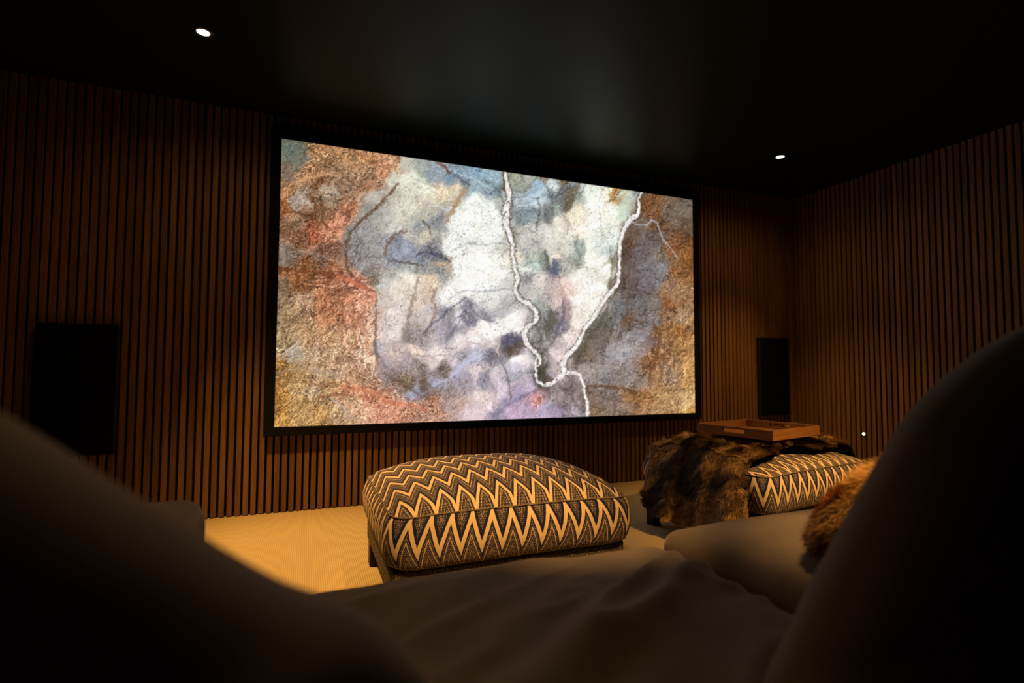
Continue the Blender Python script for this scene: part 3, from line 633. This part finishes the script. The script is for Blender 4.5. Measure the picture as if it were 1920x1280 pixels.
def ottoman(name_label, loc, rz, seed, shift=0.0, zd=ZD):
    t = thing('ottoman', name_label, 'footstool', loc, rz, group='zigzag fabric footstools')
    N = 240; P, S, T = rrect(OW, OD, .075, N)
    k0 = int(np.argmin(np.abs(P[:, 0])-P[:, 1]*3)); P = np.roll(P, -k0, 0)
    V = []; UV = []; rings = 0
    nrm = P/np.linalg.norm(P, axis=1)[:, None]
    zs = np.linspace(0, 1, 15)
    edge = lambda i: 0
    cornerness = np.clip((np.abs(P[:, 0])/(OW/2))*(np.abs(P[:, 1])/(OD/2)), 0, 1)**4
    def lump(x, y): return (fbm(x*4+seed, y*4, seed, 2)-.5)
    # side rings
    for z in zs:
        bul = .030*math.sin(math.pi*z)**.7-.012*(1 if z in (0.,) else 0)
        zz = ZB+(ZT-ZB)*z
        top_rise = .012*(1-cornerness)*z
        for i in range(N):
            x, y = P[i]+nrm[i]*(bul-.008+.006*lump(P[i, 0]*2, P[i, 1]*2+z))
            V.append((x, y, zz+top_rise[i])); UV.append((S[i]+shift, (zz-ZB)+.058))
    ns = len(zs)
    # seam duplicate ring, then the top
    tops = np.linspace(1, 0, 30)[:-1]
    for s_ in tops:
        e = s_
        for i in range(N):
            x, y = P[i]*e+nrm[i]*(-.008)*e
            z = ZT+(dome_z(x/(OW/2)*.992, y/(OD/2)*.992, zd)-ZT)*min(1, (1-s_)/.07)**.6+.012*(1-cornerness[i])*s_**8+.010*lump(x*1.6, y*1.6)*(1-s_**6)
            V.append((x, y, z)); UV.append((x+.5+shift, y+.52))
    V.append((0, 0, float(dome_z(0, 0, zd)))); UV.append((.5+shift, .52))
    F = []; mi = []
    for r in range(ns-1):
        for i in range(N):
            j = (i+1) % N
            F.append((r*N+i, r*N+j, (r+1)*N+j, (r+1)*N+i)); mi.append(1)
    for r in range(ns, ns+len(tops)-1):
        for i in range(N):
            j = (i+1) % N; F.append((r*N+i, r*N+j, (r+1)*N+j, (r+1)*N+i)); mi.append(0)
    last = ns+len(tops)-1
    for i in range(N): F.append((last*N+i, last*N+(i+1) % N, len(V)-1)); mi.append(0)
    F.append(tuple(range(N-1, -1, -1))); mi.append(1)
    # the wrap-around face of the side unwraps at the back left corner
    cu = mesh_obj('cushion', V, F, None, t, True, UV, mats=[M_chev_top, M_chev_side], midx=mi)
    for zr, off in ((ZT, -.005), (ZB+.022, .000)):
        cz = .012*(1-cornerness) if zr == ZT else 0*cornerness
        pts = [(P[i, 0]+nrm[i, 0]*off, P[i, 1]+nrm[i, 1]*off, zr+cz[i]+.001) for i in range(N)]
        v_, f_2 = tube_ring(pts, .0026); mesh_obj('piping', v_, f_2, M_piping, cu, True)
    # base
    Pb, _, _ = rrect(OW-.012, OD-.050, .04, 120); V = []; F = []
    prof = [(.125, -.012), (.130, 0), (.200, 0), (.208, -.006), (.210, -.05)]
    for z, o_ in prof:
        for p in Pb:
            n_ = p/np.linalg.norm(p); V.append((p[0]+n_[0]*o_, p[1]+n_[1]*o_, z))
    k = len(Pb)
    for r in range(len(prof)-1):
        for i in range(k): F.append((r*k+i, r*k+(i+1) % k, (r+1)*k+(i+1) % k, (r+1)*k+i))
    F.append(tuple(range(k-1, -1, -1))); F.append(tuple((len(prof)-1)*k+i for i in range(k)))
    mesh_obj('base', V, F, M_tweed, t, False)
    for sx in (-1, 1):
        for sy in (-1, 1):
            a = MB(); cx, cy = sx*(OW/2-.045), sy*(OD/2-.045); a.box(cx-.028, cx+.028, cy-.028, cy+.028, 0, .125, bev=.003); a.build('leg', M_legs, t)
    return t
O1 = (.255+OW/2, 1.675+OD/2)
ottoman('zigzag patterned navy and cream footstool with nothing on it, in front of the screen', (O1[0], O1[1], 0), 0, 3)
A2 = math.radians(9); c2, s2 = math.cos(A2), math.sin(A2)
NL2 = np.array([1.86, 1.735]); O2 = NL2+OW/2*np.array([c2, s2])+OD/2*np.array([-s2, c2])
ottoman('zigzag patterned footstool on the right, half covered by a brown fur throw', (O2[0], O2[1], 0), A2, 11, .02, .448)

# ------------------------------------------------------------------ faux fur
def fur(name, V, F, n_strands, length, parent=None, seed=1, flow=(.4, -.3, -.4), cols=None, wd=.0013, cscale=5.0, rise=.55):
    """underlay cloth plus strands, one mesh; V, F = quads of the cloth"""
    r = np.random.default_rng(seed)
    V = np.asarray(V, float); F = np.asarray(F, int)
    a_, b_, c_, d_ = (V[F[:, i]] for i in range(4))
    nn = np.cross(c_-a_, d_-b_); ar = np.linalg.norm(nn, axis=1); nn = nn/(ar[:, None]+1e-12)
    fi = r.choice(len(F), n_strands, p=ar/ar.sum()); s, t = r.random(n_strands)[:, None], r.random(n_strands)[:, None]
    root = (a_[fi]*(1-s)+b_[fi]*s)*(1-t)+(d_[fi]*(1-s)+c_[fi]*s)*t; N = nn[fi]
    # flow direction varies in clumps
    px, py = root[:, 0]+root[:, 2]*.7, root[:, 1]+root[:, 2]*.9
    fl = np.array(flow)[None, :]+1.1*np.stack([vn(px*26, py*26, 3)-.5, vn(px*26, py*26, 8)-.5, vn(px*26, py*26, 13)-.5], 1)*1.7\
        + .5*np.stack([vn(px*7, py*7, 4)-.5, vn(px*7, py*7, 9)-.5, vn(px*7, py*7, 14)-.5], 1)*2
    fl = fl-(fl*N).sum(1)[:, None]*N; fl /= np.linalg.norm(fl, axis=1)[:, None]+1e-9
    fl += r.normal(0, .22, fl.shape)
    ln = length*(.6+.7*r.random(n_strands))*(.75+.5*vn(px*18, py*18, 19)); ln = ln[:, None]
    mid = root+N*ln*.45*rise*1.4+fl*ln*.35; tip = root+N*ln*rise+fl*ln*.9
    side = np.cross(fl, N); side /= np.linalg.norm(side, axis=1)[:, None]+1e-9
    w0 = wd*(.7+.6*r.random(n_strands))[:, None]
    SV = np.stack([root-side*w0*.5, root+side*w0*.5, mid+side*w0*.45, mid-side*w0*.45, tip-side*w0*.08, tip+side*w0*.08], 1).reshape(-1, 3)
    base = np.arange(n_strands)*6+len(V)
    Q = np.concatenate([np.stack([base, base+1, base+2, base+3], 1), np.stack([base+3, base+2, base+5, base+4], 1)])
    allV = np.concatenate([V, SV]); allF = np.concatenate([F, Q])
    dark, midc, light = [np.array(c) for c in (cols or ((.016, .008, .005), (.13, .065, .028), (.66, .41, .19)))]
    pat = fbm(px*cscale, py*cscale, 33, 3)[:, None]; pt = smooth01(pat+.10*(vn(px*40, py*40, 21)[:, None]-.5)*2, .38, .60)
    tipc = (midc*.7)*(1-pt)+light*pt; tipc = tipc*(.25+1.3*r.random((n_strands, 1))**1.5)
    rootc = dark*(1-pt)+midc*.6*pt
    SC = np.stack([rootc, rootc, tipc*.65+rootc*.35, tipc*.65+rootc*.35, tipc, tipc], 1).reshape(-1, 3)
    colr = np.concatenate([np.tile(dark, (len(V), 1)), SC]); colr = np.concatenate([colr, np.ones((len(colr), 1))], 1)
    o = mesh_obj(name, allV, allF, M_fur, parent)
    ca = o.data.color_attributes.new('tint', 'FLOAT_COLOR', 'POINT'); ca.data.foreach_set('color', colr.astype(np.float32).ravel())
    return o
# throw draped over the right footstool: b = depth over the stool, a = across it
def o2_world(a_, b_, z): return (NL2[0]+a_*c2-b_*s2, NL2[1]+a_*s2+b_*c2, z)
V = []; NA, NBB = 90, 60
lf = .27; tot_l = lf+OW+.10
for ib in range(NBB):
    q = ib/(NBB-1)
    for ia in range(NA):
        s = tot_l*ia/(NA-1)                       # arc length from the left hem
        bn = .082+.015*math.sin(s*13)  # near edge of the cloth
        if s < lf: bn = .10+.02*math.sin(s*21)-.10*(1-s/lf)**1.5*1.0
        bf = .655+.02*math.sin(s*7+1)
        b_ = bn+(bf-bn)*q
        fold = math.sin(b_*34+s*2)*.010+math.sin(b_*17+1.3)*.012
        if s < lf:
            k = s/lf; z = .105+(ZT+.018-.105)*k+.02*(1-k)*math.sin(b_*11); a_ = -.022-.045*(1-k)**1.2+fold*(1-k*.5)
            a_ = min(a_, -.016)
        elif s < lf+OW-.0:
            a_ = s-lf; u, v2 = (a_-OW/2)/(OW/2), (b_-OD/2)/(OD/2)
            z = float(dome_z(np.array(max(-1, min(1, u))), np.array(max(-1, min(1, v2))), .466))+.034+abs(fold)*1.1+.022*math.sin(math.pi*min(1, q*1.15))**.5
            z += .012*float(fbm(np.array(a_*7), np.array(b_*7), 5))
            if u < -.9: a_ -= .02*(-u-.9)/.1
            X_, Y_, _ = o2_world(a_, b_, 0)
            z += .030*math.exp(-((a_-.86)/.10)**2-((b_-.33)/.20)**2)+.016*math.exp(-((a_-.02)/.12)**2-((b_-.45)/.2)**2)
            dd = max(abs((X_-2.22)*c2+(Y_-2.12)*s2)-.265, abs(-(X_-2.22)*s2+(Y_-2.12)*c2)-.265)
            z = min(z, .484+max(0, dd)*.45)
        else:
            e = s-lf-OW; a_ = OW+.022+.01*min(1, e/.03); z = ZT+.018-e
        V.append(o2_world(a_, b_, z))
V = np.array(V); idx = np.arange(NA*NBB).reshape(NBB, NA)
F = np.stack([idx[:-1, :-1].ravel(), idx[:-1, 1:].ravel(), idx[1:, 1:].ravel(), idx[1:, :-1].ravel()], 1)
tag(fur('fur_throw', V, F, 240000, .019, seed=5, flow=(-.5, -.25, -.5)), 'shaggy dark brown faux fur throw draped over the right footstool', 'throw')

# ------------------------------------------------------------------ wooden tray on the throw
TR = .562; Lc, Fc, Rc, Bc = [np.array(p) for p in ((2.050, 2.285), (1.968, 1.862), (2.400, 1.972), (2.472, 2.365))]
cen = (Lc+Fc+Rc+Bc)/4; ex = ((Rc-Fc)+(Bc-Lc))/2; wx_ = np.linalg.norm(ex); tang = math.atan2(ex[1], ex[0]); ey = ((Lc-Fc)+(Bc-Rc))/2; wy_ = np.linalg.norm(ey)
tr = thing('serving_tray', 'square wooden tray with handle slots standing on the brown fur throw', 'tray', (cen[0], cen[1], TR-.050), tang)
hx, hy, tk, hh = wx_/2, wy_/2, .011, .050
a = MB(); a.box(-hx+tk, hx-tk, -hy+tk, hy-tk, .002, .010); a.build('bottom', M_tray, tr)
for sy in (-1, 1):
    a = MB(); a.box(-hx, hx, sy*hy-(tk if sy > 0 else 0), sy*hy+(0 if sy > 0 else tk), 0, hh, bev=.0015); a.build('side_panel', M_tray, tr)
for sx in (-1, 1):       # handle sides: built round a slot
    a = MB(); x0 = sx*hx-(tk if sx > 0 else 0); x1 = x0+tk; yy = hy-tk; g0, g1 = .020, .038
    a.box(x0, x1, -yy, yy, 0, g0, bev=.001); a.box(x0, x1, -yy, -.06, g0, g1); a.box(x0, x1, .06, yy, g0, g1); a.box(x0, x1, -yy, yy, g1, hh, bev=.0015)
    a.build('handle_panel', M_tray, tr)

# ------------------------------------------------------------------ sofa
def soft_box(x0, x1, y0, y1, z0, z1, r, n=36, crown=0.0, belly=0.0, wr=None, nz=14):
    """rounded box with crowned top; wr(x, y, z, nz) extra outward displacement"""
    cx, cy, cz = (x0+x1)/2, (y0+y1)/2, (z0+z1)/2; hx_, hy_, hz_ = (x1-x0)/2, (y1-y0)/2, (z1-z0)/2
    vid = {}; V = []; F = []; NR = []
    nx = ny = n
    def add(i, j, k):
        key = (i, j, k)
        if key in vid: return vid[key]
        def warp(t):                            # pack more rows near the edges
            return math.copysign(abs(t)**.75, t)
        p = np.array([warp(2*i/nx-1)*hx_, warp(2*j/ny-1)*hy_, warp(2*k/nz-1)*hz_])
        inner = np.clip(p, [-hx_+r, -hy_+r, -hz_+r], [hx_-r, hy_-r, hz_-r]); d = p-inner; L = np.linalg.norm(d)
        q = inner+(d/L*r if L > 1e-9 else d)
        u, v_ = q[0]/hx_, q[1]/hy_
        fx = max(0, 1-abs(u)**3); fy = max(0, 1-abs(v_)**3); fz = max(0, 1-(q[2]/hz_)**2)
        if q[2] > 0: q[2] += crown*fx*fy*(q[2]/hz_)
        q[1] += belly*fx*fz*np.sign(q[1])*abs(v_)**3; q[0] += belly*.6*fy*fz*np.sign(q[0])*abs(u)**3
        nrm = d/L if L > 1e-9 else np.zeros(3)
        vid[key] = len(V); V.append(q+[cx, cy, cz]); NR.append(nrm); return vid[key]
    for k, flip in ((0, 1), (nz, 0)):
        for i in range(nx):
            for j in range(ny):
                f = [add(i, j, k), add(i+1, j, k), add(i+1, j+1, k), add(i, j+1, k)]; F.append(f[::-1] if flip else f)
    for j, flip in ((0, 0), (ny, 1)):
        for i in range(nx):
            for k in range(nz):
                f = [add(i, j, k), add(i+1, j, k), add(i+1, j, k+1), add(i, j, k+1)]; F.append(f[::-1] if flip else f)
    for i, flip in ((0, 1), (nx, 0)):
        for j in range(ny):
            for k in range(nz):
                f = [add(i, j, k), add(i, j+1, k), add(i, j+1, k+1), add(i, j, k+1)]; F.append(f[::-1] if flip else f)
    V = np.array(V)
    if wr is not None: V = V+np.array(NR)*np.asarray(wr(V[:, 0], V[:, 1], V[:, 2]))[:, None]
    return V, np.array(F)
sofa = thing('sofa', 'wide dark brown velvet sofa in the foreground, facing the screen', 'sofa', (0, 0, 0))
def folds(seed, amt, y_from):
    def f(x, y, z):
        u = x*.86+y*.5; v_ = -x*.5+y*.86
        wv = .10*(fbm(x*2.2, y*2.2, seed+1, 2)-.5)
        n1 = fbm(u*1.5+seed, (v_+wv)*6.5+seed, seed, 2, .4)
        n2 = fbm(u*3.5+seed, (v_-wv)*12, seed+4, 2, .4)
        rid = np.clip(1-np.abs(n1-.5)*4.5, 0, 1)**1.6+.35*np.clip(1-np.abs(n2-.5)*4.5, 0, 1)**1.6
        k = smooth01(y_from-y, -.30, .30)
        return amt*rid*(.12+.88*k)+.008*(fbm(x*4, y*4, seed+5, 2)-.5)
    return f
seat1 = soft_box(-.165, .838, .17, 1.115, .262, .424, .065, 76, .028, .014, folds(3, .040, .86))
mesh_obj('seat_cushion', *seat1, M_velvet, sofa, True)
seat2 = soft_box(.846, 1.86, .17, 1.135, .262, .446, .042, 64, .048, .016, folds(9, .008, .75))
mesh_obj('seat_cushion', *seat2, M_velvet, sofa, True)
V_, F_ = soft_box(-.45, -.172, -.16, 1.215, .06, .598, .045, 40, .004, .006, lambda x, y, z: .004*(fbm(x*8, y*8+z*5, 4, 2)-.5)); mesh_obj('arm', V_, F_, M_velvet, sofa, True)
V_, F_ = soft_box(1.868, 2.15, -.16, 1.10, .06, .598, .045, 24, .004, .006); mesh_obj('arm', V_, F_, M_velvet, sofa, True)
V_, F_ = soft_box(-.168, 1.864, -.05, 1.08, .06, .255, .03, 20); mesh_obj('seat_base', V_, F_, M_velvet, sofa, True)
V_, F_ = soft_box(-.168, 1.864, -.20, .015, .06, .60, .05, 24); mesh_obj('back_frame', V_, F_, M_velvet, sofa, True)
for lx in (-.40, 2.09):
    for ly in (-.12, 1.05):
        a = MB(); a.box(lx-.03, lx+.03, ly-.03, ly+.03, 0, .062, bev=.003); a.build('leg', M_legs, sofa)

def pillow(name, outline, y_mid, thick, lean, mat, parent, seed=1, zc=None, noise=.012):
    """soft cushion: outline in x,z (clockwise or not), swelling along y; lean = dy per dz"""
    pts = np.array(outline, float); n = 160
    # closed Catmull-Rom
    m = len(pts); out = []
    per = n//m
    for i in range(m):
        p0, p1, p2, p3 = pts[(i-1) % m], pts[i], pts[(i+1) % m], pts[(i+2) % m]
        for j in range(per):
            t = j/per; out.append(.5*((2*p1)+(-p0+p2)*t+(2*p0-5*p1+4*p2-p3)*t*t+(-p0+3*p1-3*p2+p3)*t**3))
    out = np.array(out); k = len(out); c = out.mean(0); V = []; rings = np.linspace(1, .04, 22)
    area = np.sum(out[:, 0]*np.roll(out[:, 1], -1)-np.roll(out[:, 0], -1)*out[:, 1]); 
    if area < 0: out = out[::-1]
    zmid = c[1]
    def yoff(s): return thick*(1-s**2.6)**.5
    for sgn in (1, -1):
        for s in (rings if sgn == 1 else rings[1:]):
            for p in out:
                q = c+(p-c)*s
                nz_ = noise*(fbm(np.array(q[0]*5+seed), np.array(q[1]*5+sgn*3), seed, 3)-.5)*2
                V.append((q[0], y_mid+sgn*(yoff(s)+float(nz_)*(1-s**4))+lean*(q[1]-zmid), q[1]))
    F = []
    R = len(rings)
    for r in range(R-1):
        for i in range(k):
            j = (i+1) % k; F.append((r*k+i, (r+1)*k+i, (r+1)*k+j, r*k+j))
    off = R*k
    def idx2(r, i): return i if r == 0 else off+(r-1)*k+i
    for r in range(R-1):
        for i in range(k):
            j = (i+1) % k; F.append((idx2(r, i), idx2(r, j), idx2(r+1, j), idx2(r+1, i)))
    F.append(tuple((R-1)*k+i for i in range(k))); F.append(tuple(idx2(R-1, i) for i in range(k-1, -1, -1)))
    return V, F, mat, parent, name
LC = [(-.43, .64), (-.475, .72), (-.455, .82), (-.38, .885), (-.28, .882), (-.18, .845), (-.09, .775), (-.01, .712), (.05, .678), (.095, .62), (.125, .52), (.10, .462), (-.01, .455), (-.11, .475), (-.155, .56), (-.22, .625), (-.32, .625)]
V_, F_, m_, p_, n_ = pillow('back_cushion', LC, .37, .10, -.08, M_velvet, sofa, 2); mesh_obj(n_, V_, F_, m_, p_, True)
RC = [(.455, .475), (.475, .56), (.53, .64), (.595, .725), (.675, .81), (.775, .872), (.88, .915), (1.0, .935), (1.2, .94), (1.35, .93), (1.45, .85), (1.47, .68), (1.45, .49), (1.2, .475), (.8, .47)]
V_, F_, m_, p_, n_ = pillow('back_cushion', RC, .39, .10, -.08, M_velvet, sofa, 6); mesh_obj(n_, V_, F_, m_, p_, True)

# fur cushion on the right seat, against the back cushion
FC = [(.935, .505), (.945, .545), (1.01, .600), (1.1, .650), (1.25, .690), (1.42, .700), (1.56, .66), (1.60, .57), (1.52, .510), (1.3, .500), (1.1, .495), (.98, .492)]
V_, F_, *_ = pillow('fur_cushion', FC, .74, .075, -.2, None, None, 8)
V_ = np.array(V_); Fq = np.array([f for f in F_ if len(f) == 4])
tag(fur('fur_cushion', V_, Fq, 80000, .021, seed=9, flow=(-.75, .1, -.35), cols=((.06, .025, .008), (.46, .21, .055), (.95, .55, .20)), cscale=7), 'golden brown faux fur cushion lying on the right sofa seat', 'cushion')
